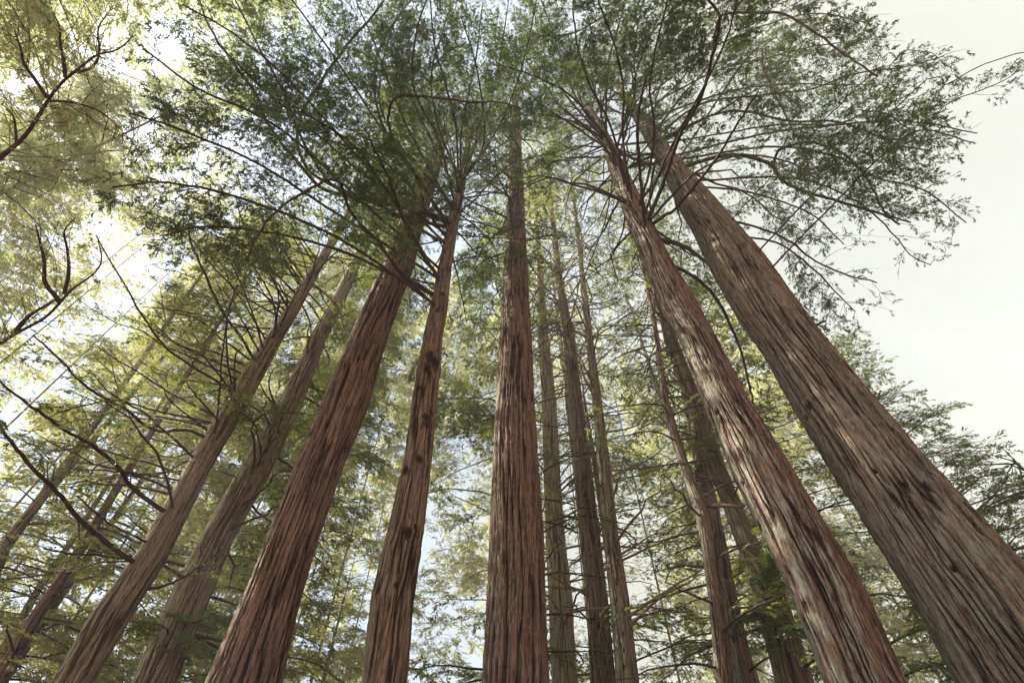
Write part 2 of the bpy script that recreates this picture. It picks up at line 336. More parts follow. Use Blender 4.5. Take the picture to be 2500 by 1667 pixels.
class Tree:
    """redwood: trunk traced as rows (y, x left, x right), standing D metres from the camera"""
    def __init__(s, label, D, rows, ztop, mat=BARK, limbmat=LIMB, seed=1, segs=96, name='redwood_tree', disp=.03, group='redwoods of the grove', step=.006, cat='redwood tree', flute=.05, knots=()):
        az, R, z = [], [], []
        for y, xl, xr in rows:
            a = rays([xl, xr, (xl + xr) / 2], [y, y, y]); an = np.arctan2(a[:, 0], a[:, 1])
            m = (an[0] + an[1]) / 2; h = (an[1] - an[0]) / 2; r_ = D * math.sin(h)
            u = np.linspace(0, 1, 41)[:, None]; aa = a[0] * (1 - u) + a[1] * u
            j = np.argmin(abs(np.arctan2(aa[:, 0], aa[:, 1]) - m)); q = aa[j]
            # the axis point lies a radius behind the visible front surface
            z.append(CAM[2] + D * q[2] / math.hypot(q[0], q[1])); az.append(m); R.append(r_)
        az, R, z = map(np.array, (az, R, z)); o = np.argsort(z); az, R, z = az[o], R[o], z[o]
        s.D = D; s.seed = seed; s.zlast = z[-1]
        zz = np.concatenate([[-.5, 1.2], z, [max(ztop, z[-1] + 3)]])
        X = D * np.sin(az); Y = D * np.cos(az)
        gx = np.polyfit(z, X, 1)[0]; gy = np.polyfit(z, Y, 1)[0]
        X = np.concatenate([[X[0] - gx * (z[0] + .5), X[0] - gx * (z[0] - 1.2)], X, [X[-1] + gx * (zz[-1] - z[-1])]])
        Y = np.concatenate([[Y[0] - gy * (z[0] + .5), Y[0] - gy * (z[0] - 1.2)], Y, [Y[-1] + gy * (zz[-1] - z[-1])]])
        R = np.concatenate([[R[0] * 1.5, R[0] * 1.18], R, [.05]])
        s.zz, s.X, s.Y, s.R = zz, X, Y, R; s.ztop = zz[-1]
        s.root = empty(name, (X[0], Y[0], 0)); s.root['_o'] = (float(X[0]), float(Y[0]), 0.0)
        tag(s.root, label, cat, group)
        s.mat = mat; s.limbmat = limbmat
        s.crown = Crown(seed * 13 + 5, near=D < 11)
        print('%-60s D %.1f  R(low) %.2f R(top) %.2f z %.1f..%.1f top %.1f' % (label[:60], D, R[2], R[-2], z[0], z[-1], s.ztop))
        # rings: spacing grows with the distance from the camera
        rings = [-.3]
        while rings[-1] < s.ztop:
            zc = rings[-1]; dist = math.hypot(D, zc - 1.6)
            rings.append(zc + max(.03, step * dist * math.hypot(D, zc - 1.6) / D * .55))
        rings = np.array(rings); rings[-1] = s.ztop
        c = s.axis(rings); Rr = s.rad(rings)
        # finer columns on the half that faces the clearing, coarser round the back (u = .5 faces the camera)
        kk = (np.arange(segs) + .5) / segs; u = kk + .62 * np.sin(2 * np.pi * kk) / (2 * np.pi); U, Z = np.meshgrid(u, rings); Rm = Rr[:, None]
        R0 = R[2]; wobU = U + .012 * np.sin(Z * .9 + seed) + .02 * (vnoise(U * 6, Z * .5, 6, seed) - .5)
        nf = max(8, int(2 * math.pi * R0 / .075)); nf2 = int(nf * 1.6)
        wobU = wobU + .45 / nf * (vnoise(U * nf, Z / .4, nf, seed + 9) - .5)
        n1 = vnoise(wobU * nf % nf, Z / 2.6, nf, seed + 1); n2 = vnoise(wobU * nf2 % nf2, Z / .45, nf2, seed + 2)
        n4 = vnoise(wobU * nf2 * 2 % (nf2 * 2), Z / .07, nf2 * 2, seed + 8)
        n3 = vnoise(wobU * nf2 * 2 % (nf2 * 2), Z / .16, nf2 * 2, seed + 3); n0 = vnoise(wobU * 5, Z / 2.5, 5, seed + 4)
        f1 = np.clip(np.abs(2 * (.72 * n1 + .28 * vnoise(wobU * nf2 % nf2, Z / 1.1, nf2, seed + 12)) - 1) / (.13 + .13 * n2), 0, 1); f2 = np.clip((n2 - .12) / .25, 0, 1)
        h = f1 * (.5 + .5 * f2) * .8 + .3 * (n3 - .15) * f1 + .18 * (n4 - .5) * f1 
        amp = np.minimum(disp * 2.0, Rm * .11)
        phase = math.atan2(Y[2], X[2])          # seam points away from the camera
        s.R0 = R0; bulge = 0
        for kx, ky, kr in knots:                # old branch scars: the bark swells round a dark rotten hollow
            zk = s.at(kx, ky); ck = s.axis(np.array(zk)); dd = rays(kx, ky); n_ = math.hypot(ck[0], ck[1]); q = math.atan2(dd[0], dd[1]) - math.atan2(ck[0], ck[1])
            off = max(-.92, min(.92, n_ * math.sin(q) / float(s.rad(zk)))); ang = math.asin(off)      # + = to the right
            ak = math.atan2(-ck[1], -ck[0]) + ang; uk = ((ak - phase) / (2 * math.pi)) % 1
            du = (U - uk + .5) % 1 - .5; g = n3 * .9 + .55
            dst = np.hypot(du * 2 * math.pi * Rm, (Z - zk) / 1.35) / (kr * g)
            bulge = bulge + kr * .55 * np.exp(-(dst / 1.5) ** 2) - kr * .5 * np.exp(-(dst / .6) ** 2); h = h * (1 - .97 * np.exp(-(dst / 1.0) ** 4))
        RR = bulge + Rm * (1 + .07 * (n0 - .5) + flute * (vnoise(wobU * 13 % 13, Z / 6, 13, seed + 6) - .5)) + amp * (h - .8)
        A = phase + 2 * math.pi * U
        V = np.stack([c[:, 0][:, None] + RR * np.cos(A), c[:, 1][:, None] + RR * np.sin(A), Z + 0 * A], -1).reshape(-1, 3)
        idx = np.arange(len(V)).reshape(len(rings), segs); a = idx[:-1]; b = idx[1:]
        Q = np.stack([a, np.roll(a, -1, 1), np.roll(b, -1, 1), b], -1).reshape(-1, 4)
        mesh_obj('trunk', V, Q, [mat], s.root, attrs={'bark': h.ravel()})
        s.nb = 0
    def axis(s, z): return np.stack([np.interp(z, s.zz, s.X), np.interp(z, s.zz, s.Y), z + 0 * s.zz[0]], -1)
    def rad(s, z): return np.interp(z, s.zz, s.R)
    def at(s, px, py):
        d = rays(px, py)
        k = 1.0
        for _ in range(3):
            z = CAM[2] + k * s.D * d[2] / math.hypot(d[0], d[1]); a = s.axis(np.array(z)); k = (a[0] * d[0] + a[1] * d[1]) / math.hypot(d[0], d[1]) / s.D
        return float(z)
    def branch_obj(s, P, R, sides=7, mat=None, seed=0):
        V, Q = one_tube(P, R, sides, .05, seed)
        n = len(V); capT = np.stack([np.full(sides - 2, n - sides), n - sides + np.arange(1, sides - 1), n - sides + np.arange(2, sides)], 1)
        s.nb += 1
        return mesh_obj('branch', V, Q, [mat or s.limbmat], s.root, T=capT, attrs={'bark': np.random.default_rng(seed).random(n)})
    def limb(s, pts, k1=.85, r0=.05, r1=.012, leaf=True, subs=(), mat=None, **kw):
        """traced limb: pixels, the first on the trunk; k1 = how near the tip is relative to the root"""
        pts = np.array(pts, float); z = s.at(*pts[0]); root = s.axis(np.array(z)); d0 = np.linalg.norm(root - CAM)
        dirs = unit(rays(pts[:, 0], pts[:, 1])); L = np.concatenate([[0], np.cumsum(np.linalg.norm(np.diff(pts, axis=0), axis=1))]); L /= L[-1]
        P = CAM + dirs * (d0 * (1 + (k1 - 1) * L))[:, None]; P[0] = root
        n = max(8, 5 * len(pts)); B, t = resample(P, n)
        r_ = np.random.default_rng(int(pts.sum()))
        B[1:] += r_.normal(0, .008, (n - 1, 3))
        ta = s.rad(z) / max(np.linalg.norm(B[-1] - B[0]), .3)
        R = 1.22 * (r1 + (r0 - r1) * (1 - t) ** .8)
        s.branch_obj(B, R, 8, mat, s.nb)
        if leaf: s.crown.bough(B, **{**dict(t0=max(.3, min(.8, ta * 1.5))), **kw})
        for sub in subs: s.sub(B, *sub, **kw)
        return B
    def grow(s, z0, z1, n, L0, L1, r0=.04, t0=.35, rise=.35, drop=.45, az=None, obj=True, leaf=True, mat=None, stub=0., azr=None, mk=None, **kw):
        """procedural branches spiralling up the trunk between z0 and z1"""
        r = s.crown.r
        for i in range(n):
            f = (i + r.uniform(0, 1)) / n; z = z0 + (z1 - z0) * f; a = r.uniform(0, 2 * math.pi) if azr is None else r.uniform(*azr)
            L = (L0 + (L1 - L0) * f) * r.uniform(.6, 1.2)
            if r.random() < stub: L *= .3
            c = s.axis(np.array(z)); t = np.linspace(0, 1, 9)
            wob = np.cumsum(r.normal(0, .09, 9)) * t; ri = rise * r.uniform(.4, 1.5); dp = drop * r.uniform(.5, 1.4)
            hx = np.cos(a + wob); hy = np.sin(a + wob)
            B = np.stack([c[0] + L * t * hx, c[1] + L * t * hy, c[2] + L * (ri * t - dp * t ** 2) + r.normal(0, .02, 9) * t * L * .4], 1)
            px, py, fz = project(B[[3, 6, 8]])
            if not ((px > -150) & (px < 2500) & (py > -250) & (py < 1700)).any(): continue
            km = keepmask(B, 4, 0, r, s.crown.near)
            if not km[5]: continue
            if not km.all(): B = B[:max(4, int(np.argmin(km)))] if not km[0:].all() and int(np.argmin(km)) > 3 else B
            rr = r0 * min(1, L / max(L0, L1) + .25); R = rr * (1.02 - t[:len(B)]) ** .8 + .004
            if obj and s.nb < 96: s.branch_obj(B, R, 6, mat, i)
            else:
                V, Q = one_tube(B, R, 4); s.crown.add(V, Q, 1, np.zeros(len(V)))
            if leaf: s.crown.bough(B, **{**dict(t0=t0), **kw})
    def finish(s, leafmat=LEAF): s.crown.build(s.root, leafmat); del s.root['_o']; print('   sprays', s.crown.nspr, 'branches', s.nb)

# ------------------------------------------------------------------ the ground
def ground():
    n = 90; g = np.sinh(np.linspace(-4.2, 4.2, n)) * 12
    X, Y = np.meshgrid(g, g); Z = .25 * np.sin(X * .21) * np.cos(Y * .17) * np.clip((np.hypot(X, Y) - 3) / 10, 0, 1) - .05
    idx = np.arange(n * n).reshape(n, n)
    Q = np.stack([idx[:-1, :-1], idx[:-1, 1:], idx[1:, 1:], idx[1:, :-1]], -1).reshape(-1, 4)
    m, t, N, L = newmat('forest_litter'); o = N.new('ShaderNodeOutputMaterial'); p = N.new('ShaderNodeBsdfPrincipled'); p.inputs['Roughness'].default_value = 1
    nz = N.new('ShaderNodeTexNoise'); nz.inputs['Scale'].default_value = 3; nz.inputs['Detail'].default_value = 8
    co = N.new('ShaderNodeTexCoord'); L.new(co.outputs['Object'], nz.inputs['Vector'])
    c = N.new('ShaderNodeMixRGB'); c.inputs[1].default_value = (.10, .055, .03, 1); c.inputs[2].default_value = (.22, .14, .08, 1)
    L.new(nz.outputs['Fac'], c.inputs[0]); L.new(c.outputs[0], p.inputs['Base Color']); L.new(p.outputs[0], o.inputs[0])
    tag(mesh_obj('ground', np.stack([X, Y, Z], -1).reshape(-1, 3), Q, [m]), kind='structure')
ground()

NEAR = dict(spr_sp=.112, spr_len=.26, sub_sp=.28)
MID = dict(spr_sp=.17, spr_len=.36, sub_sp=.36, sub_len=1.3, jit=8)
FAR = dict(spr_sp=.34, spr_len=.75, sub_sp=.6, sub_len=1.9, jit=6, twig_r=.012)

# ------------------------------------------------------------------ the five big front trunks and their neighbours
# centre
t5 = Tree('straight furrowed red-brown redwood trunk rising plumb in the middle', 10,
     [(1568, 1107, 1263), (1381, 1118, 1255), (1228, 1125, 1250), (1075, 1133, 1237), (922, 1139, 1227), (769, 1146, 1222), (714, 1151, 1217), (612, 1156, 1212), (510, 1161, 1206), (433, 1165, 1203), (306, 1171, 1196)],
     52, seed=5, segs=256, step=.0034)
t5.grow(21, 50, 46, 4.8, 3.4, r0=.05, t0=.3, rise=.3, drop=.5, **MID)
for p in ([(1160, 575), (1130, 590), (1090, 615), (1075, 640)], [(1210, 560), (1260, 540), (1320, 545)], [(1206, 430), (1250, 400), (1290, 360)], [(1208, 500), (1240, 560), (1290, 600)],
          [(1165, 440), (1110, 400), (1050, 420)]): t5.limb(p, .9, .03, .008, sub_len=1.5, dens=1.5, t0=.15, **{k: v for k, v in NEAR.items()})
t5.finish()

# left big, leaning in the picture
t3 = Tree('broad dark trunk with deep furrows, third big one from the left', 9.5,
     [(1568, 469, 648), (1380, 551, 689), (1228, 612, 735), (1075, 673, 786), (922, 738, 850), (769, 805, 893), (612, 876, 950), (510, 916, 975), (430, 950, 1000)],
     44, seed=3, segs=256, step=.0034)
t3.grow(20, 43, 28, 4.4, 2.4, r0=.05, rise=.3, drop=.5, **MID)
for p in ([(905, 545), (880, 500), (820, 470), (770, 440)], [(920, 520), (900, 440), (860, 380)], [(870, 620), (850, 640)]): t3.limb(p, .9, .03, .008, sub_len=1.2, **NEAR)
t3.finish()

t4 = Tree('slim knotty trunk just left of the middle one, with long bare limbs', 9,
     [(1568, 829, 934), (1381, 850, 949), (1228, 888, 972), (1075, 924, 990), (922, 944, 1005), (769, 972, 1018), (714, 985, 1028), (612, 1006, 1038), (510, 1028, 1054), (433, 1047, 1068), (330, 1068, 1082)],
     34, seed=4, segs=200, step=.0034, disp=.024, mat=BARK_O,
     knots=[(753 + x * .51, 769 + y * .51, k) for x, y, k in ((455, 135, .13), (468, 165, .15), (440, 195, .1), (405, 270, .08), (428, 412, .09), (436, 440, .1), (456, 382, .06), (405, 598, .08), (348, 640, .1), (350, 935, .1), (385, 905, .06), (300, 1170, .05))] + [(1012, 690, .09), (1000, 730, .08)])
c2 = lambda *a: [(753 + x * .51, y * .51) for x, y in a]       # enlargement 2
c1 = lambda *a: [(x * .51, y * .51) for x, y in a]
c3 = lambda *a: [(1505 + x * .51, y * .51) for x, y in a]
c4 = lambda *a: [(x * .51, 769 + y * .51) for x, y in a]
c5 = lambda *a: [(753 + x * .51, 769 + y * .51) for x, y in a]
c6 = lambda *a: [(1505 + x * .51, 769 + y * .51) for x, y in a]
LB = dict(sub_len=1.5, t0=.45, **NEAR)
T4L = [
 (c2((545, 1010), (440, 955), (330, 972), (200, 905), (100, 882), (-20, 850)) + [(690, 380), (620, 290), (590, 220), (540, 150), (480, 60), (455, -10)], .8, .075),
 (c2((552, 975), (450, 968), (400, 800), (330, 680), (270, 560), (230, 430), (270, 180), (330, 60)), .9, .05),
 (c2((535, 1020), (480, 920), (380, 760), (310, 660), (275, 560), (280, 480), (330, 430), (490, 440), (650, 460), (770, 458), (870, 490)), .75, .055),
 (c2((520, 1098), (380, 1010), (250, 930), (120, 880)), .8, .05),
 (c2((528, 1085), (430, 930), (330, 790), (200, 700), (60, 650), (-80, 600)), .8, .045),
 (c2((492, 1262), (380, 1080), (330, 960), (265, 780), (215, 680), (178, 592)), .7, .05),
 (c2((494, 1285), (370, 1030), (300, 910), (200, 760), (118, 655), (0, 570), (-120, 500)), .7, .045),
 (c2((472, 1335), (330, 1225), (240, 1110), (110, 960), (38, 812)) + [(700, 440), (640, 480), (590, 540), (565, 600)], .7, .045),
 (c2((476, 1388), (320, 1215), (230, 1090), (160, 1015)), .72, .04),
 (c2((600, 880), (625, 720), (655, 560), (650, 500), (600, 440)), .95, .03), (c2((590, 885), (560, 720), (530, 600), (520, 480)), .95, .028),
 (c2((610, 860), (650, 700), (680, 560), (720, 500), (800, 420)), .95, .03), (c2((600, 980), (680, 880), (760, 790), (850, 720)), .9, .025),
 (c2((580, 1060), (680, 1065), (780, 1072), (1000, 1075)), .92, .02),
 (c2((548, 1000), (600, 900), (580, 800), (560, 660)), .9, .03),
]
for p, k, r0 in T4L: t4.limb(p, k, r0, .013, **LB)
# long arching limb across the upper left
t4.limb([(1035, 500), (900, 470), (800, 440), (720, 400), (685, 340), (690, 270), (735, 190), (800, 100), (865, 25), (900, -30)], .8, .06, .02, t0=.5, sub_len=1.6, **NEAR)
t4.limb([(1030, 520), (930, 500), (860, 480), (760, 420), (700, 330), (650, 210), (590, 100), (540, 0)], .85, .055, .015, t0=.45, sub_len=1.6, **NEAR)
t4.limb([(1045, 480), (960, 380), (880, 290), (860, 160), (900, 60), (960, -20)], .8, .05, .015, t0=.4, sub_len=1.6, **NEAR)
t4.limb([(1060, 420), (1010, 300), (990, 180), (1020, 60), (1050, -20)], .85, .045, .015, t0=.3, sub_len=1.6, **NEAR)
# leafy boughs filling the upper left
for p, k in (([(1000, 620), (850, 480), (650, 300), (450, 200), (330, 110)], .7), ([(1000, 640), (820, 520), (600, 380), (420, 300), (300, 260)], .7), ([(1010, 560), (860, 400), (680, 200), (540, 80), (420, 10)], .72),
             ([(1030, 520), (900, 330), (760, 120), (640, -40)], .75), ([(985, 700), (800, 560), (600, 470), (400, 420), (260, 430)], .72), ([(1040, 490), (930, 280), (860, 100), (800, -40)], .8),
             ([(1020, 540), (860, 420), (720, 300), (600, 200), (500, 100)], .75), ([(990, 680), (820, 590), (660, 540), (480, 520), (380, 540)], .75), ([(1060, 430), (1060, 300), (1090, 150), (1110, 0)], .85),
             ([(1050, 450), (980, 300), (930, 180), (900, 40)], .85), ([(1060, 400), (1120, 260), (1150, 120), (1170, -20)], .85), ([(1050, 450), (1045, 280), (1000, 110), (985, -60)], .75), ([(1062, 420), (1140, 300), (1200, 150), (1240, -40)], .75),
             ([(1045, 480), (1010, 330), (950, 200), (960, 60), (1010, -60)], .7), ([(1064, 410), (1110, 330), (1100, 180), (1060, 40)], .7)):
    t4.limb(p, k, .04, .012, t0=.5, sub_len=1.8, dens=.95, **NEAR)
t4.grow(15.5, 33, 34, 5.0, 2.4, r0=.036, t0=.5, rise=.35, drop=.4, **NEAR)
t4.finish()

# right pair
t9 = Tree('red trunk with a pale lichen flank and long curved limbs at right', 9,
     [(1568, 1893, 2086), (1381, 1821, 2005), (1228, 1755, 1913), (1075, 1678, 1821), (922, 1617, 1724), (769, 1556, 1643), (714, 1521, 1612), (612, 1482, 1551), (510, 1439, 1502), (433, 1411, 1463), (357, 1388, 1425), (306, 1372, 1398)],
     36, seed=9, segs=256, step=.0034, mat=BARK_L, knots=[(1858, 1412, .07), (1715, 1225, .06), (1660, 970, .06), (1640, 1010, .05), (1490, 530, .09), (1430, 470, .07), (1720, 1130, .04)])
T9L = [
 (c2((1445, 1050), (1415, 880), (1400, 700), (1395, 550), (1415, 430), (1436, 345)), .75, .05, .02, .7),
 (c2((1462, 1012), (1500, 850), (1568, 650)) + c3((130, 570), (200, 450), (250, 280), (290, 80), (220, -20)), .72, .06, .02, .55),
 (c2((1470, 1010), (1530, 960)) + c3((80, 950), (150, 870), (270, 720), (380, 540), (465, 410)), .75, .05, .012, .5),
 (c3((-20, 900), (50, 740), (130, 570), (200, 450), (250, 280), (290, 80), (440, 58), (580, 65), (740, 160), (860, 250), (1000, 340)), .72, .045, .015, .6),
 (c2((1255, 690), (1100, 560), (950, 460), (840, 330), (830, 230)), .85, .045, .015, .4),
 (c2((1235, 650), (1050, 480), (1000, 410), (870, 240), (850, 180), (950, 165), (1100, 150), (1230, 80), (1340, 0)), .82, .045, .015, .4),
 (c2((1250, 640), (1130, 460), (1060, 300), (1010, 130), (960, 0), (930, -80)), .85, .045, .015, .4),
 (c2((1240, 640), (1150, 520), (1040, 380), (960, 200), (920, 0), (900, -60)), .9, .045, .015, .35),
 (c2((1265, 630), (1252, 480), (1260, 300), (1290, 180), (1340, 0), (1350, -60)), .8, .055, .02, .4),
 (c2((1300, 700), (1350, 520), (1385, 400), (1380, 250), (1395, 120), (1425, -20)), .85, .04, .015, .35),
 (c2((1290, 720), (1360, 440), (1400, 290), (1460, 150), (1560, 40), (1640, -40)), .85, .04, .015, .35),
 (c2((1330, 790), (1450, 640), (1530, 540), (1650, 470)), .85, .035, .012, .4),
 (c2((1350, 860), (1420, 760), (1500, 720), (1600, 600), (1700, 520)), .85, .035, .012, .4),
 (c2((1385, 920), (1300, 870)), .95, .035, .02, .9), (c2((1345, 960), (1350, 920)), .95, .03, .02, .9),
 (c2((1270, 760), (1275, 860), (1250, 990), (1200, 1130), (1150, 1260)), .8, .03, .012, .6),
 (c2((1265, 700), (1185, 715), (1175, 800), (1140, 950), (1120, 1010)), .9, .02, .008, .6),
 (c2((1272, 800), (1265, 1050), (1290, 1150), (1310, 1230)), .9, .02, .006, .6),
 ([(1503, 535), (1560, 560), (1600, 585), (1640, 615)], 1.25, .075, .05, .95),
 ([(1530, 590), (1570, 620), (1630, 665), (1665, 720), (1700, 800), (1725, 900), (1740, 990)], 1.25, .05, .02, .5),
 (c2((1300, 690), (1200, 400), (1150, 280), (1170, 150)), .9, .04, .012, .4),
]
for p, k, r0, r1, tt in T9L: t9.limb(p, k, r0, r1, sub_len=1.5, leaf=tt < .9, **{**NEAR, 't0': tt, 'dens': .95})
for p, k in ((c2((1360, 900), (1330, 760), (1270, 560), (1180, 380), (1120, 180), (1100, -40)), .68), (c2((1340, 860), (1300, 700), (1210, 560), (1080, 420), (900, 330), (760, 290)), .72),
             (c2((1400, 960), (1440, 800), (1470, 600), (1450, 400), (1480, 200), (1540, -40)), .66), (c2((1430, 1000), (1500, 760), (1600, 560), (1700, 380), (1800, 160), (1850, -40)), .68),
             (c2((1310, 760), (1230, 640), (1130, 560), (1000, 520), (880, 500)), .8), (c2((1380, 930), (1330, 640), (1330, 400), (1290, 200), (1230, 40), (1210, -60)), .66),
             (c2((1450, 1010), (1550, 880), (1680, 760), (1850, 700), (2050, 720), (2200, 800)), .75)):
    t9.limb(p, k, .04, .011, t0=.62, sub_len=1.3, **NEAR)
t9.grow(18.5, 36, 46, 5.2, 2.6, r0=.05, t0=.5, rise=.4, drop=.35, **NEAR)
t9.finish()

t10 = Tree('thickest trunk of all, ridged and green-tinged, sloping down into the lower right corner', 9.8,
     [(1568, 2188, 2590), (1381, 2091, 2430), (1228, 1995, 2290), (1075, 1900, 2148), (922, 1811, 2015), (769, 1729, 1893), (714, 1690, 1853), (612, 1627, 1780), (510, 1576, 1690), (459, 1548, 1643), (408, 1525, 1600), (300, 1470, 1512)],
     46, seed=10, segs=340, step=.0032, disp=.045, mat=BARK_G, flute=.13, knots=[(1885, 965, .08), (1872, 985, .05), (2040, 1125, .04), (2160, 1150, .06), (2222, 1350, .035)])
T10L = [
 (c3((70, 790), (150, 745), (280, 705), (400, 700), (520, 740), (560, 800), (600, 830), (700, 870), (830, 905), (960, 945), (1040, 970), (1100, 1010)), .8, .07, .022, .4),
 (c3((80, 770), (280, 703), (400, 699), (525, 735), (555, 675), (680, 640), (780, 660), (860, 700), (930, 770), (980, 850), (1040, 960), (1150, 1000)), .8, .05, .018, .5),
 (c3((0, 640), (250, 520), (400, 500), (600, 545), (800, 545), (950, 590), (1090, 650), (1250, 680)), .9, .05, .02, .35),
 (c3((40, 580), (200, 470), (450, 430), (700, 400), (900, 330), (1130, 300), (1300, 250)), .85, .045, .012, .35),
 (c3((380, 170), (430, 240), (490, 320), (540, 420), (600, 545), (650, 640), (690, 740)), .7, .03, .012, .3),
 (c3((20, 640), (300, 600), (560, 560), (800, 560), (1000, 500), (1180, 590), (1310, 470), (1480, 400), (1590, 350), (1640, 300)), .8, .035, .008, .35),
 (c3((700, 480), (900, 400), (1050, 300), (1120, 230), (1250, 240), (1310, 300)), .9, .015, .006, .3), (c3((900, 560), (1150, 420), (1310, 380), (1450, 300), (1600, 250), (1690, 230)), .9, .02, .006, .3),
 (c3((930, 760), (1000, 720), (1180, 590), (1300, 600), (1420, 640)), .8, .02, .008, .3),
 (c3((110, 860), (350, 850), (550, 900), (700, 960), (800, 1050), (850, 1100)), .85, .035, .012, .3),
 (c3((200, 1000), (420, 1010), (600, 1080), (700, 1160), (850, 1230), (1000, 1270)), .85, .035, .012, .35),
 (c3((280, 1050), (540, 1090), (700, 1200), (830, 1330), (900, 1400)), .9, .03, .01, .35),
 (c3((40, 740), (500, 660), (800, 700), (1000, 800), (1200, 850), (1400, 1000)), .8, .04, .012, .4),
 (c3((60, 700), (500, 600), (850, 560), (1050, 540), (1250, 560), (1450, 600)), .8, .04, .012, .4),
 (c3((100, 830), (600, 800), (900, 900), (1080, 1060), (1150, 1150), (1240, 1190)), .8, .035, .01, .5),
 (c3((-20, 400), (200, 250), (450, 130), (700, 60), (900, 90), (1000, 120)), .85, .045, .012, .35),
 (c3((-20, 440), (250, 330), (500, 260), (750, 200), (900, 190), (980, 160)), .85, .045, .012, .35),
 (c3((-40, 330), (100, 150), (300, 0), (400, -80)), .85, .045, .012, .35),
 (c3((-10, 500), (300, 420), (560, 380), (800, 380), (1000, 380)), .85, .045, .012, .35),
]
for p, k, r0, r1, tt in T10L: t10.limb(p, k, r0, r1, sub_len=1.7, **{**NEAR, 't0': tt, 'dens': .8})
t10.limb([(1866, 741), (1897, 735)], 1, .03, .02, leaf=False)
t10.grow(21, 45, 44, 5.6, 3.0, r0=.06, t0=.5, rise=.35, drop=.45, **NEAR)
t10.finish()

# left pair with the many bare branches
t1 = Tree('leftmost thick trunk, mottled pale near the top, bristling with fine bare branches', 14,
     [(1568, 115, 214), (1420, 200, 300), (1278, 306, 388), (1075, 423, 485), (922, 510, 576), (769, 612, 656), (714, 650, 689), (612, 714, 742), (510, 780, 800)],
     56, mat=BARK_P, seed=1, segs=150, step=.0046, disp=.026)
T1L = [
 (c4((545, 1022), (400, 870), (260, 710), (130, 580), (0, 410)) + [(-60, 900)], .7, .06), (c4((715, 798), (600, 690), (540, 600), (420, 500), (270, 410), (100, 290), (0, 210)), .72, .06),
 (c4((930, 460), (830, 425), (700, 430), (560, 330), (390, 230), (260, 100), (150, 0)), .75, .05), (c4((960, 480), (985, 300), (1000, 100), (1020, -60)), .85, .035),
 (c4((1060, 300), (1030, 150), (1020, 0)) + c1((1030, 1400), (1070, 1280)), .85, .04), (c4((950, 385), (880, 270), (840, 210)), .85, .03),
 (c4((1020, 240), (850, 130), (700, 0)) + c1((430, 1060),), .8, .04), (c4((900, 355), (700, 340), (520, 295), (270, 345)), .9, .035),
 (c4((810, 640), (560, 615), (370, 605)), .9, .03), (c4((600, 995), (450, 990), (330, 985), (200, 960)), .9, .035), (c4((640, 1180), (760, 1120), (900, 1040), (1000, 960)), 1.1, .04),
 (c1((1280, 1392), (1200, 1210), (1130, 1080), (1080, 960), (1060, 880)), .85, .05), (c1((1250, 1420), (1100, 1330), (960, 1200), (840, 1050), (700, 960)), .85, .035),
 (c4((1140, 130), (1080, 0)) + c1((1000, 1400), (900, 1180), (860, 1090), (850, 1000), (880, 955)), .75, .055), (c1((1330, 1330), (1180, 1180), (980, 1060), (800, 1000)), .9, .03),
 (c1((1390, 1260), (1340, 1100), (1240, 1000), (1190, 960)), .9, .03), (c1((1200, 1500), (1000, 1440), (820, 1400), (640, 1380)), .9, .03), (c4((620, 920), (500, 850), (350, 725)), .85, .03),
]
for p, k, r0 in T1L: t1.limb(p, k, r0 * .75, .011, sub_len=1.1, t0=.35, sub_sp=.45, spr_sp=.26, spr_len=.34)
t1.grow(9, 22, 46, 4.2, 4.6, r0=.034, rise=.15, drop=.15, t0=.4, azr=(2.2, 5.2), sub_sp=.6, spr_sp=.3, spr_len=.36, dens=.7)
t1.grow(18, 54, 60, 4.8, 2.6, r0=.035, rise=.3, drop=.35, **MID)
t1.finish(LEAF_M)

t2 = Tree('mossy greenish trunk, second thick one from the left, leafy tufts low on it', 16,
     [(1568, 300, 408), (1380, 383, 482), (1228, 462, 541), (1075, 551, 627), (922, 638, 699), (769, 714, 755), (690, 760, 795), (600, 805, 832)],
     50, mat=BARK_P, seed=2, segs=150, step=.005, disp=.028)
t2.grow(7, 21, 44, 3.2, 3.8, r0=.045, rise=.12, drop=.2, t0=.45, stub=.2, sub_sp=.5, spr_sp=.3, spr_len=.4)
t2.grow(19, 49, 46, 4.4, 2.4, r0=.035, rise=.3, drop=.35, **MID)
for p in ([(400, 1480), (380, 1440), (345, 1430)], [(420, 1440), (470, 1420), (500, 1400)], [(380, 1500), (430, 1470), (470, 1480)]): t2.limb(p, .93, .02, .006, t0=.05, dens=2.2, sub_len=.8, **NEAR)
t2.finish(LEAF_M)

# behind the middle
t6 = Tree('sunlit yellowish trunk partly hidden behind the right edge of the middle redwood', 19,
     [(1568, 1268, 1324), (1381, 1260, 1316), (1228, 1253, 1296), (1075, 1248, 1286), (922, 1245, 1278), (769, 1235, 1260), (660, 1232, 1250)], 66, mat=BARK_SUN, seed=6, segs=120, disp=.028)
t7 = Tree('reddish trunk among radiating dead branches, right of the sunlit yellowish one', 17.5,
     [(1568, 1355, 1416), (1381, 1347, 1398), (1228, 1329, 1378), (1075, 1319, 1360), (922, 1304, 1339), (769, 1293, 1319), (640, 1275, 1293)], 64, seed=7, mat=BARK_O, segs=120, disp=.028)
t8 = Tree('slender light trunk dotted with dark branch scars, rightmost of the three behind the middle', 16.5,
     [(1568, 1416, 1469), (1381, 1401, 1446), (1228, 1385, 1421), (1075, 1372, 1403), (922, 1360, 1383), (769, 1344, 1362), (600, 1328, 1340)], 58, mat=BARK_P, seed=8, segs=120, disp=.02,
     knots=[(1440 - i * 5.6 + (i % 3) * 6 - 6, 1540 - i * 38, .05) for i in range(22)])
